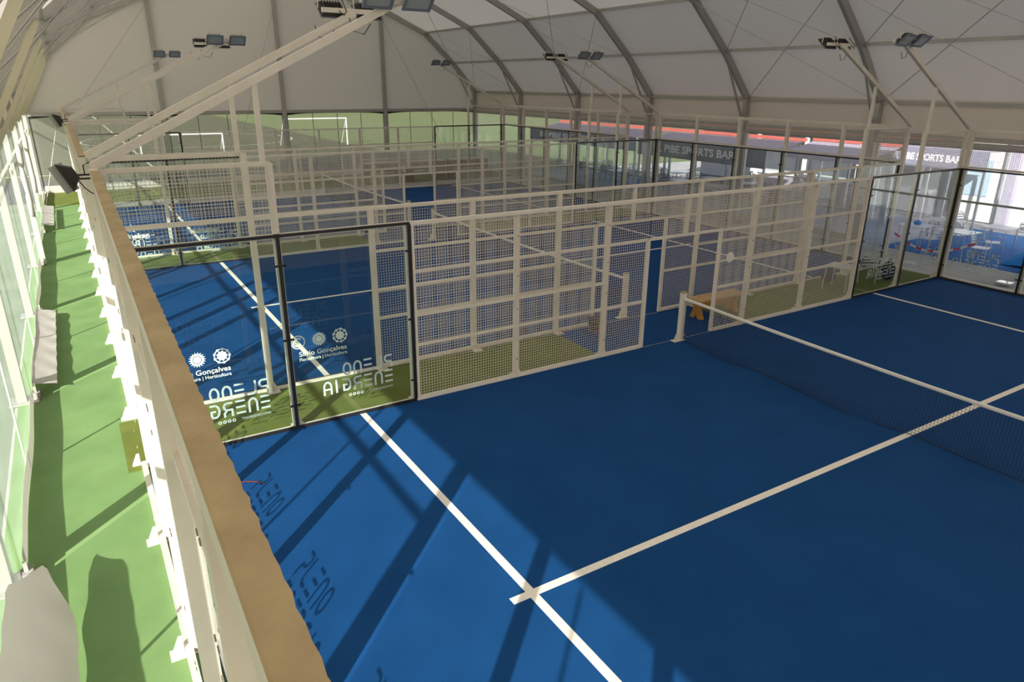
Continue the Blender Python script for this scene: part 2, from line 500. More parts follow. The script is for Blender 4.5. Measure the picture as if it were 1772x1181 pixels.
def silvio():
    fl = Flat()
    fl.ring(0.13, 0.36, 0.105, 0.125).ring(0.12, 0.36, 0.06, 0.085, 0.6, 5.2).disc(0.11, 0.36, 0.04)
    fl.disc(0.50, 0.36, 0.055); fl.petals(0.50, 0.36, 0.05, 0.135, 18, 0.016)
    fl.ring(0.88, 0.36, 0.11, 0.128); fl.petals(0.88, 0.36, 0.0, 0.095, 9, 0.04); fl.disc(0.88, 0.36, 0.05)
    for i in range(9): fl.disc(0.88 + 0.12 * math.cos(i * 2 * PI / 9), 0.36 + 0.12 * math.sin(i * 2 * PI / 9), 0.022, 8)
    fl.text('Silvio Gonçalves', 0.125, 0.13, 0.09, 0.86, bold=0.0016)
    fl.text('Floricultura | Horticultura', 0.085, 0.13, 0.0, 0.86, bold=0.0006)
    return fl
def heineken():
    fl = Flat()
    fl.star(0.45, 0.52, 0.14)
    fl.text('Heineken', 0.21, 0.05, 0.22, 0.86, bold=0.010)
    fl.poly([(-0.02, 0.29), (-0.02, 0.275), (0.03, 0.275), (0.03, 0.29)]); fl.poly([(0.94, 0.29), (0.94, 0.275), (1.05, 0.275), (1.05, 0.29)])
    fl.text('0.0', 0.20, 0.32, 0.02, 0.30, bold=0.010)
    return fl

# ------------------------------------------------------------------ court fences
def wire_x(g, x0, x1, y, z0, z1, p=0.05, r=0.0032):
    n = max(1, round((x1 - x0) / p))
    for i in range(1, n): g.tube([(x0 + (x1 - x0) * i / n, y, z0), (x0 + (x1 - x0) * i / n, y, z1)], r, 4, False)
    n = max(1, round((z1 - z0) / p))
    for i in range(1, n): g.tube([(x0, y, z0 + (z1 - z0) * i / n), (x1, y, z0 + (z1 - z0) * i / n)], r, 4, False)
def wire_y(g, x, y0, y1, z0, z1, p=0.05, r=0.0032):
    n = max(1, round((y1 - y0) / p))
    for i in range(1, n): g.tube([(x, y0 + (y1 - y0) * i / n, z0), (x, y0 + (y1 - y0) * i / n, z1)], r, 4, False)
    n = max(1, round((z1 - z0) / p))
    for i in range(1, n): g.tube([(x, y0, z0 + (z1 - z0) * i / n), (x, y1, z0 + (z1 - z0) * i / n)], r, 4, False)

def side_fence(yc, o, label, stickers):
    """side wall of a court along x; o = which way (in y) is outside"""
    t = thing('side_fence', label, 'fence', (10, yc, 0))
    Y = lambda d: yc + o * d
    # glass
    for x0, x1 in ((0.03, 1.995), (2.005, 3.97), (16.03, 17.995), (18.005, 19.97)):
        obj('glass_panel', Geo().box(x0, x1, Y(-0.005), Y(0.005), 0.05, 2.985), 'glass', t)
    for x0, x1 in ((0.0, 4.0), (16.0, 20.0)):
        obj('glass_channel', Geo().box(x0, x1, Y(-0.02), Y(0.016), 2.985, 3.025), 'black', t)
        obj('glass_channel', Geo().box(x0, x1, Y(-0.02), Y(-0.006), 0.0, 0.055), 'black', t)
    for x in (0.03, 2.0, 3.985, 16.015, 18.0, 19.97):
        wd = 0.026
        obj('joint_strip', Geo().box(x - wd, x + wd, Y(-0.022), Y(-0.006), 0.05, 3.0), 'black', t)
        for z in (0.40, 1.46, 2.58):
            obj('clamp', Geo().box(x - (0.0 if x in (0.03, 16.015) else wd + 0.055), x + (0.0 if x in (3.985, 19.97) else wd + 0.055), Y(-0.03), Y(-0.023), z - 0.016, z + 0.016), 'black', t)
    # outer posts
    for x in (0.0, 2.0, 4.0, 6.0, 8.0, 12.0, 14.0, 16.0, 18.0, 20.0):
        top = 4.0 if x in (0, 2, 18, 20) else 3.0
        px = x + (-0.01 if x == 4 else 0.01 if x == 16 else 0)
        p = Geo().box(px - 0.045, px + 0.045, Y(0.018), Y(0.10), 0.0, top)
        p.prism([(Y(0.10), 0.0), (Y(0.17), 0.0), (Y(0.17), 0.03), (Y(0.12), 0.18), (Y(0.10), 0.18)] if o > 0 else
                [(Y(0.10), 0.18), (Y(0.12), 0.18), (Y(0.17), 0.03), (Y(0.17), 0.0), (Y(0.10), 0.0)], 'x', px - 0.006, px + 0.006)
        p.box(px - 0.055, px + 0.135, Y(0.012), Y(0.2), 0.0, 0.012)
        p.prism([(px + 0.045, 0.012), (px + 0.12, 0.012), (px + 0.115, 0.05), (px + 0.06, 0.16), (px + 0.045, 0.16)], 'y', min(Y(0.05), Y(0.062)), max(Y(0.05), Y(0.062)))
        obj('post', p, 'steel', t)
    for x in (9.0, 11.0):
        obj('door_jamb', Geo().box(x - 0.035, x + 0.035, Y(0.005), Y(0.06), 0.0, 2.25), 'steel', t)
    obj('post', Geo().box(9.96, 10.04, Y(0.018), Y(0.08), 2.25, 3.0), 'steel', t)
    # rails
    for x0, x1 in ((0.0, 2.0), (18.0, 20.0)):
        obj('rail', Geo().box(x0, x1, Y(0.02), Y(0.07), 3.96, 4.02), 'steel', t)
    obj('rail', Geo().box(3.96, 16.04, Y(-0.012), Y(0.085), 2.965, 3.02), 'steel', t)
    for x0, x1 in ((4.02, 8.96), (11.04, 15.98)):
        obj('rail', Geo().box(x0, x1, Y(-0.012), Y(0.05), 0.0, 0.065), 'steel', t)
        obj('rail', Geo().box(x0, x1, Y(0.004), Y(0.04), 0.955, 1.005), 'steel', t)
        obj('rail', Geo().box(x0, x1, Y(0.004), Y(0.04), 2.20, 2.25), 'steel', t)
    for x0, x1 in ((4.02, 8.0), (12.0, 15.98)):
        obj('rail', Geo().box(x0, x1, Y(0.004), Y(0.04), 1.47, 1.52), 'steel', t)
    obj('door_lintel', Geo().box(8.965, 11.035, Y(0.004), Y(0.055), 2.20, 2.25), 'steel', t)
    for x0, x1 in ((0.0, 4.0), (16.0, 20.0)):
        obj('rail', Geo().box(x0, x1, Y(0.008), Y(0.05), 0.0, 0.05), 'steel', t)
        obj('rail', Geo().box(x0, x1, Y(0.018), Y(0.07), 2.965, 3.03), 'steel', t)
    for x in (4.0, 16.0):
        s_ = 1 if x < 10 else -1
        obj('mesh_frame', Geo().box(x + s_ * 0.028, x + s_ * 0.07, Y(-0.014), Y(0.016), 0.03, 3.0), 'steel', t)
    # wire meshes
    for x0, x1, z0, z1 in ((4.05, 6, 0.03, 3.0), (6, 8, 0.03, 3.0), (8, 9, 0.03, 3.0), (9, 11, 2.22, 3.0), (11, 12, 0.03, 3.0), (12, 14, 0.03, 3.0), (14, 15.95, 0.03, 3.0),
                           (0.02, 2, 3.05, 4.0), (18, 19.98, 3.05, 4.0)):
        wg = Geo(); wire_x(wg, x0, x1, Y(0.0), z0, z1)
        stuff(obj('wire_mesh', wg, 'wire', t))
    # bolts on the posts
    b = Geo()
    for x in (6.0, 8.0, 12.0, 14.0, 16.0, 4.05):
        for z in (0.35, 1.3, 1.9, 2.6):
            b.box(x - 0.010, x + 0.010, Y(-0.004), Y(0.02), z - 0.010, z + 0.010)
    stuff(obj('bolts', b, 'sandbag', t))
    # printed film on the glass, read from outside
    for fl, x_start, zb, mm in stickers:
        d = 0.0058
        if o > 0: gg = fl.lay(lambda a, b_, e: (x_start - a, Y(d + e), zb + b_))
        else: gg = fl.lay(lambda a, b_, e: (x_start + a, Y(d + e), zb + b_))
        obj('lettering', gg, mm, t)
    return t

def back_wall(xc, o, y0, y1, label, stickers, dirty=False, lean=0.0):
    """end wall of a court along y; o = which way (in x) is outside"""
    t = thing('glass_back_wall', label, 'glass wall', (xc, (y0 + y1) / 2, 0))
    X = lambda d: xc + o * d
    n = 5
    st = (y1 - y0) / n
    for i in range(n):
        a, b = y0 + i * st + 0.006, y0 + (i + 1) * st - 0.006
        obj('glass_panel', Geo().box(X(-0.005), X(0.005), a, b, 0.05, 2.985), 'glass', t)
        wg = Geo(); wire_y(wg, X(0.08 - (0.05 if lean else 0.0) * i / 4), a, b, 3.06, 3.98)
        stuff(obj('wire_mesh', wg, 'wire', t))
    obj('glass_channel', Geo().box(X(-0.02), X(0.016), y0, y1, 2.985, 3.025), 'black', t)
    obj('glass_channel', Geo().box(X(-0.02), X(0.016), y0, y1, 0.0, 0.055), 'black', t)
    for i in range(n + 1):
        y = y0 + i * st
        yy = min(max(y, y0 + 0.026), y1 - 0.026)
        obj('joint_strip', Geo().box(X(-0.024), X(-0.006), yy - 0.028, yy + 0.028, 0.05, 3.0), 'black', t)
        for z in (0.40, 1.46, 2.58):
            obj('clamp', Geo().box(X(-0.033), X(-0.025), yy - (0.085 if i > 0 else 0), yy + (0.085 if i < n else 0), z - 0.018, z + 0.018), 'black', t)
        q = lean * i / n
        p = Geo().box(X(0.07 - q), X(0.175 - q), yy - 0.05, yy + 0.05, 0.0, 3.93)
        s1 = [(X(0.175), 0.0), (X(0.28), 0.0), (X(0.275), 0.05), (X(0.21), 0.2), (X(0.175), 0.2)]
        p.prism(s1 if o > 0 else s1[::-1], 'y', yy - 0.006, yy + 0.006)
        p.box(X(0.06), X(0.30), yy - 0.075, yy + 0.075, 0.0, 0.012)
        for z in (0.3, 0.9, 2.0, 3.2):
            p.box(X(0.175), X(0.181), yy - 0.012, yy + 0.012, z - 0.012, z + 0.012)
        po = obj('post', p, 'steel', t)
        b = Geo()
        for z in (0.55, 1.55, 2.55, 3.35, 3.75):
            for dy in (-0.028, 0.028):
                b.tube([(X(0.175), yy + dy, z), (X(0.180), yy + dy, z)], 0.013, 8)
        obj('bolts', b, 'sandbag', po)
    obj('rail', Geo().box(X(0.02), X(0.10), y0, y1, 3.03, 3.08), 'steel', t)
    obj('rail', Geo().box(X(0.10), X(0.17), y0, y1, 0.0, 0.06), 'steel', t)
    S = lambda y: -lean * (y - y0) / (y1 - y0)
    tg = Geo().prism([(X(0.092), y0 - 0.05), (X(0.180), y0 - 0.05), (X(0.180 - lean), y1 + 0.05), (X(0.092 - lean), y1 + 0.05)], 'z', 3.92, 4.03)
    top = obj('rail', tg, 'steel', t)
    if dirty:
        cr = Geo()
        k = int((y1 - y0 - 0.3) / 0.05)
        rnd = random.Random(5)
        prev = None
        for i in range(k + 1):
            y = y0 + (y1 - y0 - 0.3) * i / k
            e = 0.088 + (0.003 * rnd.random() - (0.005 if i % 2 else 0)) + S(y)
            pts = [(X(e), y, 4.03), (X(e), y, 4.036 + 0.003 * rnd.random()), (X(0.13 + S(y)), y, 4.040 + 0.003 * rnd.random()), (X(0.174 + S(y)), y, 4.036), (X(0.181 + S(y)), y, 4.03)]
            m0 = len(cr.v); cr.v += pts
            if prev is not None:
                for j in range(4): cr.f.append((prev + j, m0 + j, m0 + j + 1, prev + j + 1))
            prev = m0
        obj('dust_crust', cr, 'crust', top)
    for fl, y_start, zb, mm in stickers:
        d = 0.0058
        if o > 0: gg = fl.lay(lambda a, b_, e: (X(d + e), y_start + a, zb + b_))
        else: gg = fl.lay(lambda a, b_, e: (X(d + e), y_start - a, zb + b_))
        obj('lettering', gg, mm, t)
    return t

PL, SV, HK = pleno(), silvio(), heineken()
side_fence(0.0, 1, 'white mesh fence with black-edged glass ends along the near court, behind its net',
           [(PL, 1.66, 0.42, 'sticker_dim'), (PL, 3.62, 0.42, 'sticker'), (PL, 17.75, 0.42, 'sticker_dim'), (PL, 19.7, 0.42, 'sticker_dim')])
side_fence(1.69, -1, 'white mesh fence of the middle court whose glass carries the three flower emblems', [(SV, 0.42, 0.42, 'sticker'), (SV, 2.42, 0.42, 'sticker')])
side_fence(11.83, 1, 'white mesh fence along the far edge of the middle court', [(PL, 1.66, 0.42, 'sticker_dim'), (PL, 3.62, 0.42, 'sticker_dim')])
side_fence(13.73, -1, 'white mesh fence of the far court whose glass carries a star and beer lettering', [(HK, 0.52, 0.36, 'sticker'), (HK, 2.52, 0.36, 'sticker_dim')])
side_fence(23.95, 1, 'white mesh fence at the far edge of the farthest court, before the dark counters', [])
step = 2.0
back_wall(0.0, -1, -10.0, 0.0, 'glass back wall below the dusty tan beam running beside the camera',
          [(PL, -10 + 2 * (i + 1) - 0.35, 0.42, 'sticker') for i in range(5)], True, 0.07)
back_wall(0.0, -1, 1.69, 11.83, 'second glass back wall along the light green strip, with a dusty tan top', [], True)
back_wall(0.0, -1, 13.73, 23.95, 'third and farthest glass back wall along the light green strip', [], True)
back_wall(20.0, 1, -10.0, 0.0, 'glass back wall facing the stacked terrace tables at the near court',
          [(PL, -10 + 2 * i + 0.55, 0.42, 'sticker') for i in range(5)])
back_wall(20.0, 1, 1.69, 11.83, 'glass back wall of the middle court facing the dark awnings', [])
back_wall(20.0, 1, 13.73, 23.95, 'glass back wall of the far court before the lawn', [])
# round white plate on the mesh beside the near doorway
dsc = Geo().tube([(11.31, -0.022, 1.62), (11.31, -0.012, 1.62)], 0.11, 24)
tag(obj('round_plate', dsc, 'band'), 'round white plate hung on the mesh beside the near doorway', 'sign plate')

# ------------------------------------------------------------------ court nets
for (nm, y0, y1), lab in zip(COURTS, ('long black court net with white band across the near court', 'black court net with white band across the middle court, behind mesh',
                                      'small distant court net with white band across the far court')):
    t = thing('court_net', lab, 'net', (10, (y0 + y1) / 2, 0))
    for y, s_ in ((y0 + 0.06, 1), (y1 - 0.06, -1)):
        p = Geo().box(9.95, 10.05, y - 0.05, y + 0.05, 0.0, 1.03)
        p.prism([(9.95, 0.0), (9.85, 0.0), (9.86, 0.08), (9.91, 0.17), (9.95, 0.17)][::-1], 'y', y - 0.01, y + 0.01)
        p.box(9.80, 10.10, y - 0.07, y + 0.07, 0.0, 0.012)
        po = obj('post', p, 'steel', t)
        obj('cap', Geo().box(9.945, 10.055, y - 0.055, y + 0.055, 1.03, 1.05), 'crust', po)
        wnd = Geo().tube([(10.05, y, 0.10), (10.11, y, 0.10)], 0.035, 10)
        obj('winder', wnd, 'wood_leg', po)
    ya, yb = y0 + 0.12, y1 - 0.12
    top = lambda u: 0.90 - 0.06 * math.sin(PI * u)
    def bot(u): return 0.015 + 0.012 * math.sin(u * 41) + 0.01 * math.sin(u * 17 + 1)
    def sway(u, z): return 10.0 - (0.035 * math.sin(u * 23) + 0.03 * math.sin(u * 9 + 2) + 0.05) * (1 - z / 0.9) * 1.4
    net = Geo()
    nn = int((yb - ya) / 0.046); nz = 19
    for i in range(nn + 1):
        u = i / nn; y = ya + (yb - ya) * u
        net.tube([(sway(u, z), y, z) for z in [bot(u) + (top(u) - bot(u)) * k / 3 for k in range(4)]], 0.0028, 3, False)
    for j in range(nz + 1):
        net.tube([(sway(i / 60, bot(i / 60) + (top(i / 60) - bot(i / 60)) * j / nz), ya + (yb - ya) * i / 60, bot(i / 60) + (top(i / 60) - bot(i / 60)) * j / nz) for i in range(61)], 0.0028, 3, False)
    stuff(obj('net_mesh', net, 'cord', t))
    bd = Geo()
    bd.grid(lambda u, v: (10 - 0.012 * math.cos(2 * PI * v), ya - 0.05 + (yb - ya + 0.1) * u, top(u) + 0.012 + 0.032 * math.sin(2 * PI * v)), 40, 8)
    obj('top_band', bd, 'band', t)
    obj('bottom_cord', Geo().tube([(sway(i / 60, 0.02), ya + (yb - ya) * i / 60, bot(i / 60)) for i in range(61)], 0.006, 4), 'cord', t)

# ------------------------------------------------------------------ floodlights on arms
def floodlight(parent, c, facey, tilt=0.85, s=1.0, front=None):
    """rectangular flood lamp; facey = +1/-1 looks along y and down"""
    R = Matrix.Rotation(0, 3, 'Z')
    a = tilt
    f = Vector((0, facey * math.cos(a), -math.sin(a))); u = Vector((0, facey * math.sin(a), math.cos(a))); x = Vector((1, 0, 0))
    c = Vector(c)
    def P(px, pu, pf): return tuple(c + x * px * s + u * pu * s + f * pf * s)
    def block(g_, x0, x1, u0, u1, f0, f1, inset=0.0):
        n = len(g_.v)
        for ff, k in ((f0, inset), (f1, 0.0)):
            g_.v += [P(x0 + k, u0 + k, ff), P(x1 - k, u0 + k, ff), P(x1 - k, u1 - k, ff), P(x0 + k, u1 - k, ff)]
        g_.f += [tuple(n + i for i in q) for q in ((0, 1, 2, 3), (7, 6, 5, 4), (0, 4, 5, 1), (1, 5, 6, 2), (2, 6, 7, 3), (3, 7, 4, 0))]
    b = Geo(); block(b, -0.21, 0.21, -0.16, 0.16, -0.06, 0.0, 0.04)
    for i in range(7): block(b, -0.15 + i * 0.045, -0.14 + i * 0.045, -0.11, 0.11, -0.10, -0.06)
    body = obj('floodlight', b, 'lampbody', parent)
    fr = Geo(); block(fr, -0.215, 0.215, -0.165, -0.125, 0.0, 0.02); block(fr, -0.215, 0.215, 0.125, 0.165, 0.0, 0.02)
    block(fr, -0.215, -0.17, -0.125, 0.125, 0.0, 0.02); block(fr, 0.17, 0.215, -0.125, 0.125, 0.0, 0.02)
    obj('lamp_rim', fr, 'lampframe', body)
    le = Geo(); block(le, -0.17, 0.17, -0.125, 0.125, 0.0, 0.008)
    obj('lens', le, 'lens', body)
    br = Geo().tube([P(-0.225, 0, -0.03), P(-0.225, 0.10, -0.16), P(0.225, 0.10, -0.16), P(0.225, 0, -0.03)], 0.012, 4)
    obj('bracket', br, 'steel', body)
    cb = Geo().tube([P(0.05, -0.05, -0.10), P(0.06, -0.22, -0.13), P(0.10, -0.27, -0.12), P(0.16, -0.20, -0.14), P(0.14, 0.05, -0.18)], 0.008, 5)
    obj('cable', cb, 'black', body)

def lamp_arm(y, left, o, label):
    """slanted arm from the corner post; lamps look into the court (−o)"""
    X = lambda d: d if left else 20 - d
    cx = 3.93 if left else 3.62
    zt = 6.06 if left else 5.99
    t = thing('floodlight_arm', label, 'floodlight', (X(0.0), y, 4.0))
    yo = y + o * 0.06
    obj('arm_tube', Geo().bar((X(-0.08), yo, 4.04), (X(cx), yo, zt), 0.085, 0.10), 'steel', t)
    obj('strut', Geo().bar((X(1.93), yo, 4.0), (X(1.93), yo, 5.05), 0.065, 0.065), 'steel', t)
    obj('crossbar', Geo().box(X(cx - 0.50), X(cx + 0.50), yo - 0.03 - o * 0.05, yo + 0.03 - o * 0.05, zt - 0.01, zt + 0.06), 'steel', t)
    for dx in (-0.29, 0.29):
        floodlight(t, (X(cx + dx), yo - o * 0.22, zt + 0.04), -o)
    cable = [(X(3.3), yo + 0.06, 5.86), (X(3.35), yo + 0.07, 5.70), (X(3.5), yo + 0.06, 5.66), (X(3.6), yo + 0.05, 5.80)]
    obj('cable', Geo().tube(cable, 0.007, 5), 'black', t)
    return t
LA = [('near court beside the dusty beam', 0.0, 1), ('middle court just behind the near one', 1.69, -1), ('middle court far edge', 11.83, 1), ('far court near edge', 13.73, -1), ('far court far edge', 23.95, 1)]
LEFT_LAB = ['slanted white lamp arm at the dusty beam end, two lit-face floodlights high up', 'slanted white lamp arm with dark floodlight backs, directly behind the front arm',
            'slanted lamp arm with two blue-grey lamp faces, over the middle court far corner', 'slanted lamp arm with dark lamp backs, beside the blue-grey lamp faces',
            'farthest thin grey lamp arm with two small lamp faces before the gable cloth']
RIGHT_LAB = ['slanted lamp arm above the terrace corner of the near court, pale lamp faces', 'slanted lamp arm with dark lamp backs crossing a roof arch, terrace side of middle court',
             'slanted lamp arm with pale lamp faces at far terrace corner of middle court', 'slanted lamp arm with dark lamp backs at near terrace corner of far court',
             'farthest terrace-side lamp arm with two tiny grey lamp faces']
for i, (_, y, o) in enumerate(LA):
    lamp_arm(y, True, o, LEFT_LAB[i])
    lamp_arm(y, False, o, RIGHT_LAB[i])
# two floodlights bracketed to the outer side of the left corner posts
def wall_lamp(y, z, label):
    t = thing('wall_floodlight', label, 'floodlight', (-0.2, y, z))
    obj('bracket', Geo().box(-0.26, -0.10, y - 0.02, y + 0.02, z - 0.03, z - 0.01).box(-0.26, -0.10, y - 0.02, y + 0.02, z + 0.015, z + 0.035), 'black', t)
    b = Geo().prism([(-0.45, z + 0.16), (-0.28, z + 0.12), (-0.22, z + 0.0), (-0.305, z - 0.17)], 'y', y - 0.09, y + 0.09)
    for i in range(6):
        b.box(-0.40 + 0.022 * i, -0.388 + 0.022 * i, y - 0.10, y + 0.10, z + 0.12 - 0.05 * i, z + 0.145 - 0.042 * i)
    body = obj('lamp_body', b, 'lampbody', t)
    obj('lens', Geo().bar((-0.453, y, z + 0.15), (-0.313, y, z - 0.165), 0.16, 0.008, (0, 1, 0)), 'lens', body)
    obj('cable', Geo().tube([(-0.16, y, z + 0.03), (-0.16, y - 0.02, z + 0.14), (-0.10, y - 0.01, z + 0.17), (-0.06, y, z + 0.10)], 0.007, 5), 'black', t)
    obj('cable', Geo().tube([(-0.24, y, z - 0.03), (-0.19, y - 0.05, z - 0.12), (-0.13, y - 0.1, z - 0.18), (-0.10, y - 0.15, z - 0.19)], 0.007, 5), 'black', t)
wall_lamp(0.10, 3.93, 'black floodlight bracketed outside the fence, nearest of the outside lamps')
wall_lamp(12.6, 4.05, 'small black floodlight bracketed outside the fence below the gable cloth')

# ------------------------------------------------------------------ tent: arches, ceiling, walls
def arch(y, label):
    t = thing('tent_arch', label, 'tent frame', (10.3, fy(y, 10.3), 0))
    P = lambda x, z: (x, fy(y, x), z)
    for a, b in zip(PROFILE[:-1], PROFILE[1:]):
        obj('rafter', Geo().bar(P(*a), P(*b), 0.13, 0.24), 'alu', t)
    obj('leg', Geo().box(XR - 0.13, XR + 0.10, fy(y, XR) - 0.08, fy(y, XR) + 0.08, 0.0, 4.62), 'alu', t)
    obj('leg', Geo().box(XL - 0.11, XL + 0.03, fy(y, XL) - 0.09, fy(y, XL) + 0.09, 0.0, 4.62), 'alu', t)
    obj('brace', Geo().bar(P(20.95, 5.75), P(22.08, 3.75), 0.05, 0.07), 'alu', t)
    obj('brace', Geo().bar(P(-0.35, 5.85), P(XL + 0.12, 3.75), 0.07, 0.10), 'cream', t)
    for x in (XR, XL):
        gs = 1 if x > 0 else -1
        obj('base_plate', Geo().box(x - 0.22, x + 0.2, fy(y, x) - 0.2, fy(y, x) + 0.2, 0.0, 0.02).box(x - gs * 0.2, x - gs * 0.12, fy(y, x) - 0.05, fy(y, x) + 0.05, 0.02, 0.10), 'alu', t)
    return t
ORD = ['behind the camera', 'beside the near court, close to the camera', 'beside the near court corner, crossing behind the terrace lamp', 'at the second bay, foot beside the middle court corner',
       'beside the middle court door end', 'between the middle and far courts', 'beside the far court', 'just before the end gable', 'framing the end gable itself']
for y, lb in zip(FRAME_Y, ORD):
    arch(y, 'grey aluminium tent arch ' + lb)

ceil = struct('ceiling')
OFF = 0.15
nrm = []
for a, b in zip(PROFILE[:-1], PROFILE[1:]):
    d = Vector((b[0] - a[0], b[1] - a[1])).normalized(); nrm.append(Vector((d.y, -d.x)))
def offp(i):
    if i == 0: n = nrm[0]
    elif i == len(PROFILE) - 1: n = nrm[-1]
    else: n = (nrm[i - 1] + nrm[i]).normalized()
    return (PROFILE[i][0] + n.x * OFF, PROFILE[i][1] + n.y * OFF)
for k in range(len(FRAME_Y) - 1):
    ya, yb = FRAME_Y[k], FRAME_Y[k + 1]
    for i in range(len(PROFILE) - 1):
        a, b = offp(i), offp(i + 1)
        n = nrm[i] * 0.012
        pa, pb = (0.25 if k == 0 else 0.0), (0.25 if k == len(FRAME_Y) - 2 else 0.0)
        def fn(u, v, a=a, b=b, ya=ya - pa, yb=yb + pb, n=n):
            x = a[0] + (b[0] - a[0]) * v; z = a[1] + (b[1] - a[1]) * v
            sag = 0.015 * math.sin(PI * u) * math.sin(PI * v)
            x -= n.x / 0.012 * sag; z -= n.y / 0.012 * sag
            return (x, fy(ya + (yb - ya) * u, x), z)
        obj('roof_panel', Geo().grid(fn, 6, 4), 'roof', ceil, True)
    for i, (x, z) in enumerate(PROFILE):
        d = 0.05 if 0 < i < len(PROFILE) - 1 else 0.0
        obj('purlin', Geo().bar((x, fy(ya, x) + 0.06, z + d), (x, fy(yb, x) - 0.06, z + d), 0.07, 0.10), 'alu', ceil)
# crossed steel cables in the roof planes of several bays
for k in (0, 2, 3, 5, 7):
    ya, yb = FRAME_Y[k], FRAME_Y[k + 1]
    for i0, i1 in ((0, 2), (1, 3), (8, 6), (7, 5)):
        a, b = PROFILE[i0], PROFILE[i1]
        for p, q in ((ya, yb), (yb, ya)):
            obj('bracing_cable', Geo().tube([(a[0], fy(p, a[0]), a[1] - 0.05), (b[0], fy(q, b[0]), b[1] - 0.08)], 0.012, 4), 'alu', ceil)

def droop_quad(x0, x1, z0, z1, fn, n=10, dip=0.07):
    """film panel with a slightly drooping top edge"""
    return Geo().grid(lambda u, v: fn(x0 + (x1 - x0) * u, z0 + (z1 - dip * (2 * u - 1) ** 2 - z0) * v), n, 4)

# right wall ----------------------------------------------------------
wr = struct('wall_right')
for k in range(len(FRAME_Y) - 1):
    ya, yb = fy(FRAME_Y[k], XR) + 0.09, fy(FRAME_Y[k + 1], XR) - 0.09
    obj('fabric_valance', Geo().box(XR + 0.105, XR + 0.115, ya - 0.1, yb + 0.1, 3.55, 4.705), 'roof', wr)
    obj('rail', Geo().box(XR - 0.03, XR + 0.05, ya, yb, 3.62, 3.70), 'alu', wr)
    obj('curtain_roll', Geo().tube([(XR + 0.02, ya, 3.45), (XR + 0.02, yb, 3.45)], 0.10, 10), 'alu', wr)
    for y, s_ in ((ya, 1), (yb, -1)):
        obj('window_jamb', Geo().box(XR - 0.04, XR + 0.06, y + s_ * 0.04, y + s_ * 0.16, 0.0, 3.6), 'alu_light', wr)
    a, b = ya + 0.16, yb - 0.16
    if k in (1, 2):
        obj('window_film', droop_quad(a, b, 1.15, 3.42, lambda y, z: (XR + 0.03, y, z)), 'film_milky', wr)
        obj('rail', Geo().box(XR, XR + 0.05, a, b, 1.84, 1.90), 'alu', wr)
    else:
        obj('window_film', droop_quad(a, b, 0.05, 3.42, lambda y, z: (XR + 0.03, y, z)), 'film', wr)
        obj('rail', Geo().box(XR, XR + 0.05, a, b, 1.05, 1.10), 'alu', wr)
        obj('skirt', Geo().box(XR + 0.05, XR + 0.06, a, b, 0.0, 0.25), 'whitecloth', wr)

# left wall ------------------------------------------------------------
wl = struct('wall_left')
for k in range(len(FRAME_Y) - 1):
    ya, yb = fy(FRAME_Y[k], XL) + 0.1, fy(FRAME_Y[k + 1], XL) - 0.1
    obj('fabric_valance', Geo().box(XL - 0.115, XL - 0.105, ya - 0.1, yb + 0.1, 3.74, 4.705), 'roof', wl)
    obj('rail', Geo().box(XL - 0.05, XL + 0.03, ya, yb, 3.76, 3.84), 'alu_light', wl)
    if k: obj('rail', Geo().box(XL - 0.05, XL + 0.02, ya, yb, 2.95, 3.02), 'cream', wl)
    a, b = ya + 0.02, yb - 0.02
    obj('base_cloth', Geo().grid(lambda u, v: (XL + 0.13 + 0.015 * math.sin(9 * u + k), a + (b - a) * u, 0.26 * v), 16, 2), 'whitecloth', wl, True)
    def wav(y, z, ph=k): return (XL + 0.10 + 0.015 * math.sin(y * 2.1 + ph) * (1 - z / 4), y, z)
    obj('window_film', Geo().grid(lambda u, v: wav(a + (b - a) * u, 0.02 + 3.72 * v), 24, 6), 'film_left', wl, True)
    m_ = (a + b) / 2
    obj('film_seam', Geo().box(XL + 0.085, XL + 0.105, m_ - 0.02, m_ + 0.02, 0.05, 3.55), 'alu_light', wl)
    obj('ratchet', Geo().box(XL + 0.12, XL + 0.22, ya - 0.16, ya + 0.02, 0.02, 0.12).box(XL + 0.14, XL + 0.18, ya - 0.1, ya - 0.05, 0.1, 0.22), 'sandbag', wl)
# rolled up canvas strips tied to the legs and loose skirts on the floor
def skirt(y0, y1, xa, xb, za, zb, cham, seed):
    """loose cloth flap lying inward from the foot of the wall"""
    def fn(u, v):
        y = y0 + (y1 - y0) * u
        c = cham * max(0.0, 1 - min(u, 1 - u) * (y1 - y0) / 0.7)
        vv = 0.5 + (v - 0.5) * (1 - c) if cham else v
        x = xa + (xb - xa) * vv + 0.006 * math.sin(11 * y + seed)
        z = za + (zb - za) * vv ** 0.8 + 0.012 * math.sin(8 * y + 5 * v + seed) * v
        return (x, y, z)
    return obj('fabric_skirt', Geo().grid(fn, 30, 6), 'whitecloth', wl, True)
skirt(-7.3, -2.35, XL + 0.13, -1.02, 0.66, 0.03, 0.92, 1)
skirt(3.45, 8.25, XL + 0.13, -1.12, 0.24, 0.16, 0.0, 2)
skirt(19.6, 24.4, XL + 0.13, -1.10, 0.30, 0.20, 0.0, 3)
for k in (5, 6):
    y = fy(FRAME_Y[k], XL)
    rp = [(XL + 0.20 + 0.012 * math.sin(i * 1.3), y - 0.2 + 0.03 * math.sin(i), 3.4 - 0.22 * i) for i in range(10)]
    obj('canvas_roll', Geo().tube(rp, [0.05 + 0.03 * abs(math.sin(i * 1.1)) for i in range(10)], 7), 'whitecloth', wl, True)
    if k == 5: obj('leg_sleeve', Geo().box(XL + 0.12, XL + 0.26, y - 0.05, y + 0.05, 0.03, 2.0), 'whitecloth', wl)
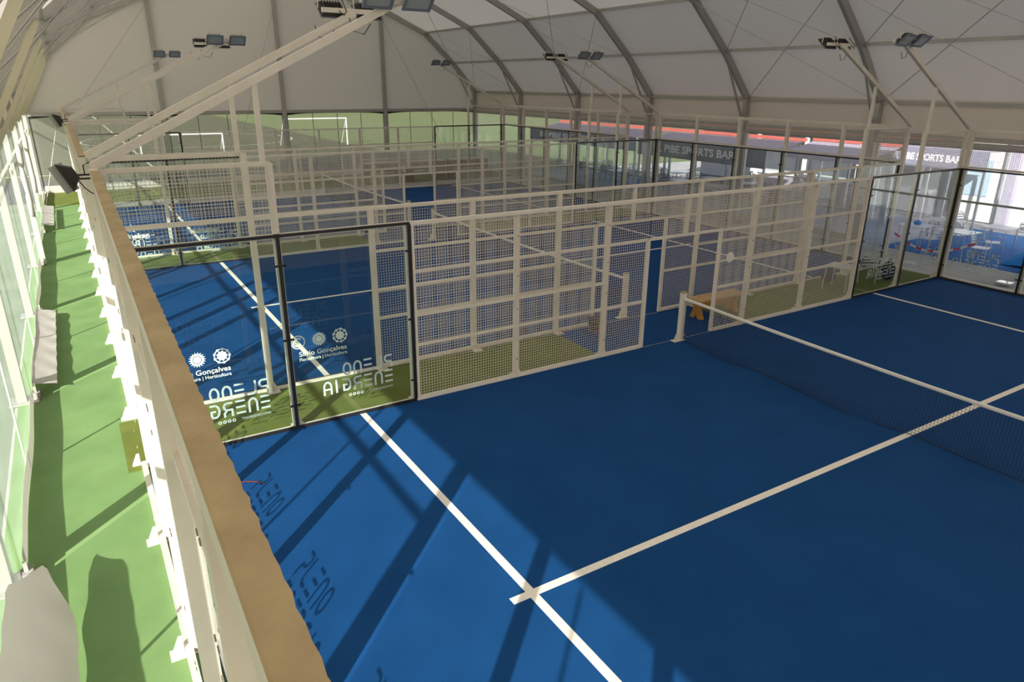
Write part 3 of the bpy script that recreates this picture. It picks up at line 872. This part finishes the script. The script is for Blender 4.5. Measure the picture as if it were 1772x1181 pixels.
obj('guy_rope', Geo().tube([(XL + 0.2, fy(25.5, XL), 0.1), (-0.3, fy(30.2, -0.3), 3.6)], 0.015, 4), 'whitecloth', wl)

# far gable -------------------------------------------------------------
wb = struct('wall_back')
GX = [XL, 4.2, 10.2, 16.1, XR]
roofz = lambda x: next((z0 + (z1 - z0) * (x0 - x) / (x0 - x1) for (x0, z0), (x1, z1) in zip(PROFILE[:-1], PROFILE[1:]) if x1 <= x <= x0), 4.6)
def gable(y, parent, film):
    for i, x in enumerate(GX):
        if 0 < i < 4:
            obj('gable_post', Geo().box(x - 0.10, x + 0.10, fy(y, x) - 0.08, fy(y, x) + 0.10, 0.0, roofz(x)), 'alu', parent)
    for i in range(4):
        a, b = GX[i] + 0.12, GX[i + 1] - 0.12
        xs = [a] + sorted([p[0] for p in PROFILE if a < p[0] < b]) + [b]
        xs[0], xs[-1] = GX[i], GX[i + 1]
        zc = 3.36 if y < 0 else 3.56
        poly = [(GX[i], zc), (GX[i + 1], zc)] + [(x, roofz(x) + 0.155) for x in reversed(xs)]
        n = len(poly)
        g_ = Geo(); g_.v = [(x, fy(y, x) + 0.12, z) for x, z in poly]; g_.f = [tuple(range(n))]
        obj('gable_cloth', g_, 'roof', parent)
        obj('rail', Geo().bar((a, fy(y, a), 3.57), (b, fy(y, b), 3.57), 0.08, 0.16), 'alu', parent)
        obj('skirt', Geo().bar((a, fy(y, a) + 0.05, 0.17), (b, fy(y, b) + 0.05, 0.17), 0.02, 0.34), 'whitecloth', parent)
        for j in range(4):
            p, q = a + (b - a) * j / 4, a + (b - a) * (j + 1) / 4
            def fn(u, v, p=p, q=q):
                x = p + (q - p) * u; U = (x - a) / (b - a)
                zt = 3.47 - 0.10 * (2 * U - 1) ** 4
                return (x, fy(y, x) + 0.04, 0.3 + (zt - 0.3) * v)
            obj('window_film', Geo().grid(fn, 6, 4), film, parent)
            if j: obj('film_seam', Geo().box(p - 0.012, p + 0.012, fy(y, p) + 0.01, fy(y, p) + 0.03, 0.3, 3.45), 'black', parent)
        for x in (a + 0.02, b - 0.02):
            obj('film_seam', Geo().box(x - 0.015, x + 0.015, fy(y, x) + 0.01, fy(y, x) + 0.03, 0.3, 3.5), 'black', parent)
        obj('dark_hem', Geo().grid(lambda u, v: (a + (b - a) * u, fy(y, a + (b - a) * u) + 0.02, 3.50 - (0.03 + 0.10 * (2 * u - 1) ** 4) * v), 12, 1), 'black', parent)
gable(30.9, wb, 'film_back')
wf = struct('wall_front')
gable(-12.1, wf, 'whitecloth')  # unseen end wall; window panels made opaque cloth to cut daylight on the floor
for p, q in (((10.2, 8.9), (7.0, 0.2)), ((16.0, 8.6), (20.6, 0.4)), ((4.3, 8.7), (0.6, 4.0))):
    obj('bracing_cable', Geo().tube([(p[0], fy(30.7, p[0]), p[1]), (q[0], fy(30.7, q[0]), q[1])], 0.012, 4), 'alu', wb)

# ------------------------------------------------------------------ small things between the courts
def bench():
    t = thing('wooden_bench', 'short wooden bench with crossed orange legs beside the near net post', 'bench', (11.95, 0.85, 0))
    for i in range(3):
        y = 0.68 + i * 0.145
        obj('seat_plank', Geo().box(11.25, 12.75, y - 0.065, y + 0.065, 0.43, 0.47), 'wood', t)
    for x in (11.42, 12.58):
        l = Geo()
        l.prism([(0.70, 0.43), (0.98, 0.43), (0.93, 0.22), (1.02, 0.0), (0.90, 0.0), (0.84, 0.10), (0.78, 0.0), (0.66, 0.0), (0.75, 0.22)], 'x', x - 0.045, x + 0.045)
        obj('leg', l, 'wood_leg', t)
    obj('stretcher', Geo().box(11.42, 12.58, 0.80, 0.88, 0.25, 0.37), 'wood_leg', t)
bench()
def basket():
    t = thing('wire_basket', 'small wire ball basket standing on blue turf near the doorway', 'basket', (8.75, 1.25, 0))
    b = Geo()
    for i in range(14):
        a = 2 * PI * i / 14
        b.tube([(8.75 + 0.12 * math.cos(a), 1.25 + 0.12 * math.sin(a), 0.06), (8.75 + 0.17 * math.cos(a), 1.25 + 0.17 * math.sin(a), 0.38)], 0.004, 4)
    for z, r in ((0.06, 0.12), (0.17, 0.137), (0.28, 0.154), (0.38, 0.17)):
        b.tube([(8.75 + r * math.cos(2 * PI * i / 20), 1.25 + r * math.sin(2 * PI * i / 20), z) for i in range(21)], 0.005, 4)
    obj('wire_body', b, 'rustwire', t)
    obj('lining', Geo().tube([(8.75, 1.25, 0.07), (8.75, 1.25, 0.33)], [0.115, 0.15], 14), 'bag', t)
    for i in range(3):
        a = 2 * PI * i / 3
        obj('leg', Geo().tube([(8.75 + 0.11 * math.cos(a), 1.25 + 0.11 * math.sin(a), 0.07), (8.75 + 0.13 * math.cos(a), 1.25 + 0.13 * math.sin(a), 0)], 0.008, 5), 'rustwire', t)
basket()

def bistro_table(x, y, label, h=0.72, s=0.34, rz=0.0, top='tablewhite', group=None):
    t = thing('terrace_table', label, 'table', (0, 0, 0), group)
    WL[t.name] = Vector((0, 0, 0))
    obj('tabletop', Geo().box(-s, s, -s, s, h - 0.025, h), top, t)
    for sx in (-1, 1):
        for sy in (-1, 1):
            obj('leg', Geo().tube([(sx * (s - 0.06), sy * (s - 0.06), h - 0.025), (sx * (s - 0.03), sy * (s - 0.03), 0)], 0.014, 6), 'chairmetal', t)
    t.location = (x, y, 0); t.rotation_euler = (0, 0, rz)
    return t
def armchair(x, y, label, rz=0.0, frame='chairmetal', slat='tablewhite', group=None, n_slats=4):
    t = thing('terrace_chair', label, 'chair', (0, 0, 0), group)
    WL[t.name] = Vector((0, 0, 0))
    for sx in (-1, 1):
        obj('leg', Geo().tube([(sx * 0.24, -0.22, 0), (sx * 0.25, -0.2, 0.45), (sx * 0.25, -0.16, 0.64)], 0.013, 6), frame, t)
        obj('leg', Geo().tube([(sx * 0.24, 0.24, 0), (sx * 0.24, 0.20, 0.45), (sx * 0.23, 0.27, 0.78)], 0.013, 6), frame, t)
        obj('armrest', Geo().tube([(sx * 0.25, -0.2, 0.62), (sx * 0.27, -0.15, 0.66), (sx * 0.27, 0.15, 0.66), (sx * 0.24, 0.25, 0.68)], 0.013, 6), frame, t)
    obj('back_frame', Geo().tube([(-0.23, 0.26, 0.72), (-0.21, 0.29, 0.84), (-0.12, 0.31, 0.89), (0.12, 0.31, 0.89), (0.21, 0.29, 0.84), (0.23, 0.26, 0.72)], 0.014, 6), frame, t)
    for i in range(n_slats):
        obj('back_slat', Geo().box(-0.21, 0.21, 0.24 + 0.012 * i, 0.255 + 0.012 * i, 0.52 + 0.085 * i, 0.57 + 0.085 * i), slat, t)
    for i in range(5):
        obj('seat_slat', Geo().box(-0.23, 0.23, -0.21 + 0.085 * i, -0.14 + 0.085 * i, 0.43, 0.445), slat, t)
    t.location = (x, y, 0); t.rotation_euler = (0, 0, rz)
    return t

# furniture and bags stored in the strip behind the near court's far glass
t = bistro_table(16.55, 0.75, 'clear-topped side table behind the near court glass on green turf', 0.62, 0.33, 0.2, 'clearplastic')
armchair(17.75, 0.85, 'pale plastic chair behind the near court glass, holding a black bag', 2.6, 'clearplastic', 'clearplastic')
armchair(19.0, 0.95, 'pale plastic chair at the terrace end behind the near court glass', -2.2, 'clearplastic', 'clearplastic')
def bag(name, c, r, label, m='bag'):
    b = Geo().ball(c, *r, 14, 10)
    t = thing(name, label, 'bag', (c[0], c[1], c[2] - r[2]))
    obj('body', b, m, t, True)
    obj('strap', Geo().tube([(c[0] - r[0] * 0.5, c[1], c[2] + r[2] * 0.8), (c[0] - r[0] * 0.2, c[1], c[2] + r[2] * 1.3), (c[0] + r[0] * 0.2, c[1], c[2] + r[2] * 1.3), (c[0] + r[0] * 0.5, c[1], c[2] + r[2] * 0.8)], 0.012, 5), m, t)
bag('sports_bag', (17.75, 0.85, 0.56), (0.17, 0.13, 0.11), 'round black sports bag lying on the pale plastic chair')
bag('sports_bag', (18.55, 0.62, 0.26), (0.20, 0.18, 0.26), 'tall black sports bag standing on turf behind the corner glass')
bag('sports_bag', (16.9, 1.3, 0.16), (0.24, 0.16, 0.16), 'low black sports bag on turf behind the side table')

# brown counters beyond the far court
for i, (x0, x1, lb) in enumerate(((12.9, 15.0, 'long brown wooden counter on the turf, nearest the gable middle'), (15.4, 17.6, 'middle brown wooden counter beyond the far court doorway'),
                                  (17.9, 20.3, 'brown wooden counter nearest the lawn corner'))):
    t = thing('wooden_counter', lb, 'counter', ((x0 + x1) / 2, 26.2, 0))
    obj('counter_top', Geo().box(x0, x1, 25.9, 26.6, 1.04, 1.09), 'countertop', t)
    obj('front_board', Geo().box(x0 + 0.03, x1 - 0.03, 25.95, 26.0, 0.62, 1.04), 'brown', t)
    for x in (x0 + 0.03, x1 - 0.25):
        obj('side_panel', Geo().box(x, x + 0.22, 25.97, 26.55, 0.0, 1.04), 'brown', t)
    for sx in (0.3, 0.7):
        pass
proto = armchair(13.4, 27.4, 'pale chair standing behind the brown counters, before the gable film', 0.1, 'chairmetal', 'white', 'pale chairs behind the brown counters')
for i in range(1, 7):
    dup(proto, (13.4 + i * 1.05, 27.4 + 0.15 * math.sin(i * 2.0), 0), 0.3 * math.sin(i * 3.1), 'pale chair behind the brown counters, %s from the gable middle' % ('second', 'third', 'fourth', 'fifth', 'sixth', 'seventh')[i - 1])

# ------------------------------------------------------------------ outside, beyond the right wall
def awning(y0, y1, x0, x1, zf0, zf1, zb, cloth, valance, label, text=None, ty=0.0, tz=0.0, tw=1.0, th=0.3, posts=True, red=None):
    t = thing('awning', label, 'awning', (x0, (y0 + y1) / 2, 0))
    obj('canopy', Geo().grid(lambda u, v: (x0 + (x1 - x0) * v, y0 + (y1 - y0) * u, zf1 + (zb - zf1) * v - 0.08 * math.sin(PI * v)), 8, 6), cloth, t, True)
    obj('valance', Geo().box(x0 - 0.02, x0, y0, y1, zf0, zf1), valance, t)
    if red: obj('ridge_strip', Geo().box(x1 - 0.02, x1 + 0.3, y0, y1, zb + 0.02, zb + 0.14), red, t)
    if posts:
        n = 3
        for i in range(n):
            y = y0 + 0.08 + (y1 - y0 - 0.16) * i / (n - 1)
            obj('post', Geo().box(x0 + 0.02, x0 + 0.10, y - 0.04, y + 0.04, 0.0, zf1 - 0.05), 'chairmetal', t)
            obj('post', Geo().box(x1 - 0.10, x1, y - 0.04, y + 0.04, 0.0, zb - 0.1), 'chairmetal', t)
    if text:
        fl = Flat().text(text, th * 1.35, 0, 0, tw, bold=0.012)
        obj('lettering', fl.lay(lambda a, b, e: (x0 - 0.026 - e, ty - a, tz + b)), 'letters', t)
    return t
awning(17.6, 27.2, 24.0, 26.2, 1.95, 2.62, 2.86, 'awn_lilac', 'awn_black', 'dark awning with faint lettering farthest along the terrace, before the lawn', 'EL PIBE SPORTS BAR', 26.1, 2.18, 6.2, 0.28, red='awn_red')
awning(9.6, 17.4, 24.0, 26.2, 1.85, 2.62, 2.86, 'awn_lilac', 'awn_black', 'dark awning with pale lettering beyond the middle court glass', 'EL PIBE SPORTS BAR', 16.2, 2.10, 5.0, 0.34, red='awn_red')
awning(5.6, 9.4, 24.6, 26.6, 2.35, 2.62, 2.90, 'awn_lilac', 'awn_lilac', 'faded lilac awning with a red upper edge, middle of the terrace', red='awn_red')
awning(2.6, 6.6, 27.0, 28.6, 2.25, 2.95, 3.1, 'awn_lilac', 'awn_slate', 'grey-blue awning with white lettering beside the white building', 'EL PIBE SPORTS BAR', 6.1, 2.50, 2.6, 0.25)

# bar building behind the awnings
t = thing('bar_building', 'low bar building with dark openings behind the awnings', 'building', (32, 12, 0))
obj('wall', Geo().box(30.2, 34, 5.6, 19.0, 0.0, 3.1), 'chairdark', t)  # solid dark colour stands in for the shade inside the bar
obj('counter_band', Geo().box(29.6, 30.2, 5.8, 15.0, 0.95, 1.10), 'tablewhite', t)
obj('counter_front', Geo().box(29.7, 30.2, 5.8, 15.0, 0.0, 0.95), 'awn_lilac', t)
for i in range(4):
    obj('pillar', Geo().box(29.55, 29.7, 6.2 + i * 2.8, 6.35 + i * 2.8, 0.0, 3.0), 'white', t)
obj('roof', Geo().prism([(29.2, 3.1), (34.5, 3.1), (34.5, 3.5), (31.0, 4.0)], 'y', 5.5, 19.2), 'awn_red', t)
t = thing('white_building', 'white rendered building with a grey pillar at the terrace end', 'building', (32, -4, 0))
obj('wall', Geo().box(30.5, 36, -9.0, 5.3, 0.0, 5.5), 'white', t)
for y in (0.4, 3.2, -4.0):
    obj('pillar', Geo().box(30.2, 30.5, y - 0.2, y + 0.2, 0.0, 5.5), 'awn_lilac', t)
for y in (4.6, -2.0):
    obj('window', Geo().box(30.46, 30.5, y - 0.6, y + 0.6, 1.0, 2.4), 'palewindow', t)

# blue carpet with stacked tables and chairs right outside the open curtain
tag(obj('blue_carpet', Geo().box(22.85, 29.0, -6.5, 3.5, -0.06, -0.045), 'bluecarpet'), 'blue carpet laid outside under the stacked terrace furniture', 'carpet')
TB = [(23.5, 2.75, 'white square table with a dark cloth bundle, outside the open curtain', 0.1), (23.6, 1.35, 'white square table at the front with tape along its edge', -0.1),
      (25.3, 2.6, 'white square table behind the stacked slatted chairs', 0.3), (25.5, 1.1, 'white square table farthest back beside the blue tarp', 0.0)]
for x, y, lb, rz in TB: bistro_table(x, y, lb, 0.74, 0.42, rz)
CH = [(24.35, 2.55, 0.4), (24.35, 2.55, 0.4), (23.15, 2.05, 2.9), (24.55, 1.95, 1.57), (23.1, 0.45, 0.2), (24.3, 0.70, 0.5), (26.6, 0.75, 2.0), (26.4, 2.75, -0.5)]
LB = ['lower aluminium slatted chair of the stack beside the white table', 'upper aluminium slatted chair of the stack beside the white table', 'aluminium slatted chair tucked under the table with a bundle',
      'aluminium slatted chair between the two front tables', 'aluminium chair in front of the blue tarp, nearest the glass', 'aluminium chair touching the blue tarp edge', 'aluminium chair behind the blue tarp',
      'aluminium slatted chair behind the chair stack']
p0 = armchair(CH[0][0], CH[0][1], LB[0], CH[0][2])
for (x, y, rz), lb in list(zip(CH, LB))[1:]:
    dup(p0, (x, y, 0.47 if lb.startswith('upper') else 0), rz, lb)
bag('cloth_bundle', (23.55, 2.75, 0.80), (0.16, 0.12, 0.06), 'dark blue cloth bundle on the white table outside', 'bluebag')
t = thing('barrier_tape', 'red and white barrier tape sagging between the terrace tables', 'tape', (24.6, 0.8, 0))
for i in range(14):
    u0, u1 = i / 14, (i + 1) / 14
    f_ = lambda u: (22.75 + 0.02 * u, 3.2 - 2.7 * u, 0.55 - 0.48 * math.sin(PI * u))
    a, b = f_(u0), f_(u1)
    obj('tape_segment', Geo().quad(a, b, (b[0], b[1], b[2] + 0.07), (a[0], a[1], a[2] + 0.07)), 'redtape' if i % 2 else 'tablewhite', t)
def tarp(u, v):
    x = 23.5 + 3.0 * u; y = -3.1 + 3.1 * v
    h = 0.95 * (math.sin(PI * u) * math.sin(PI * v)) ** 0.45
    return (x, y, h + 0.05 * math.sin(9 * u + 5 * v) * math.sin(7 * v))
tag(obj('blue_tarp', Geo().grid(tarp, 22, 18), 'bluetarp', None, True), 'bright blue tarp draped over a heap outside the glass', 'tarp')
bag('tarp_weight', (22.95, -1.15, 0.12), (0.25, 0.3, 0.16), 'grey weight sack lying on the pavement before the blue carpet', 'sandbag')
t = thing('broom', 'long-handled broom leaning outside the near back glass', 'broom', (21.2, -1.6, 0))
obj('handle', Geo().tube([(20.9, -1.35, 0.06), (21.9, -2.35, 1.35)], 0.014, 6), 'chairmetal', t)
obj('head', Geo().box(20.75, 21.05, -1.5, -1.15, 0.0, 0.07), 'chairmetal', t)

# terrace under the dark awnings
pt = bistro_table(24.9, 17.0, 'white square terrace table under the dark awnings', 0.74, 0.4, 0.0, 'tablewhite', 'terrace tables under the dark awnings')
pc = armchair(24.9, 16.2, 'dark terrace chair at a white table under the awnings', 0.0, 'chairdark', 'chairdark', 'dark chairs under the awnings')
ORDN = ['first', 'second', 'third', 'fourth', 'fifth', 'sixth', 'seventh']
pt.location = (25.0, 10.7, 0); pt['label'] = 'white terrace table under the dark awnings, front row, first from the white building'
pc.location = (25.0, 10.0, 0); pc.rotation_euler = (0, 0, PI)
pc['label'] = 'dark terrace chair on the building side of the first front-row awning table'
for i in range(7):
    for xx, row in ((25.0, 'front'), (27.0, 'back')):
        yy = 10.7 + 2.3 * i
        if not (i == 0 and row == 'front'):
            dup(pt, (xx, yy, 0), 0.08 * math.sin(i * 2.3), 'white terrace table under the dark awnings, %s row, %s from the white building' % (row, ORDN[i]))
        for dy, rz, sd in ((-0.7, PI, 'building'), (0.7, 0.0, 'lawn')):
            if not (i == 0 and row == 'front' and dy < 0):
                dup(pc, (xx, yy + dy, 0), rz, 'dark terrace chair on the %s side of the %s %s-row awning table' % (sd, ORDN[i], row))
bag('parasol_bag', (23.6, 16.4, 0.45), (0.35, 0.35, 0.45), 'blue covered heap beside the terrace chairs, beyond the far court glass', 'bluebag')

# goals on the pitch
def goal(x0, x1, y, h, label, dp=1.6):
    t = thing('football_goal', label, 'goal', ((x0 + x1) / 2, y, 0))
    obj('crossbar', Geo().tube([(x0, y, h), (x1, y, h)], 0.06, 8), 'white', t)
    for x in (x0, x1):
        obj('goal_post', Geo().tube([(x, y, -0.05), (x, y, h)], 0.06, 8), 'white', t)
        obj('stay', Geo().tube([(x, y, h), (x, y + dp, 0)], 0.03, 6), 'white', t)
goal(4.2, 9.6, 46.0, 1.55, 'small white football goal seen through the gable film, sunlit crossbar')
goal(21.0 - 5.4, 21.0, 52.0, 2.2, 'white football goal behind the gable film near the corner post')
# pale fence / dugout row far across the lawn
t = thing('yellow_railing', 'row of yellow-green boards far across the lawn', 'railing', (40, 27, 0))
for i in range(12):
    obj('board', Geo().box(40.0, 40.06, 24.0 + i * 0.55, 24.35 + i * 0.55, 0.0, 0.9), 'ball', t)
obj('rail', Geo().box(40.06, 40.10, 24.0, 30.5, 0.7, 0.8), 'white', t)
# far hedge and pale houses closing the horizon
def hedge(u, v):
    a = PI * (0.10 + 1.0 * u)
    r = 128
    return (10 + r * math.cos(a), 5 + r * math.sin(a), (5.0 + 0.8 * math.sin(60 * u) + 0.6 * math.sin(23 * u)) * v - 0.1)
o_ = obj('far_hedge', Geo().grid(hedge, 90, 3), 'pitch'); o_['kind'] = 'structure'

tag(obj('red_cord', Geo().tube([(0.86, -1.18, 0.006), (0.98, -1.20, 0.012), (1.10, -1.28, 0.008), (1.17, -1.36, 0.006)], 0.008, 5), 'redcord'), 'thin red cord lying on the sunlit blue turf beside the tan beam', 'cord')
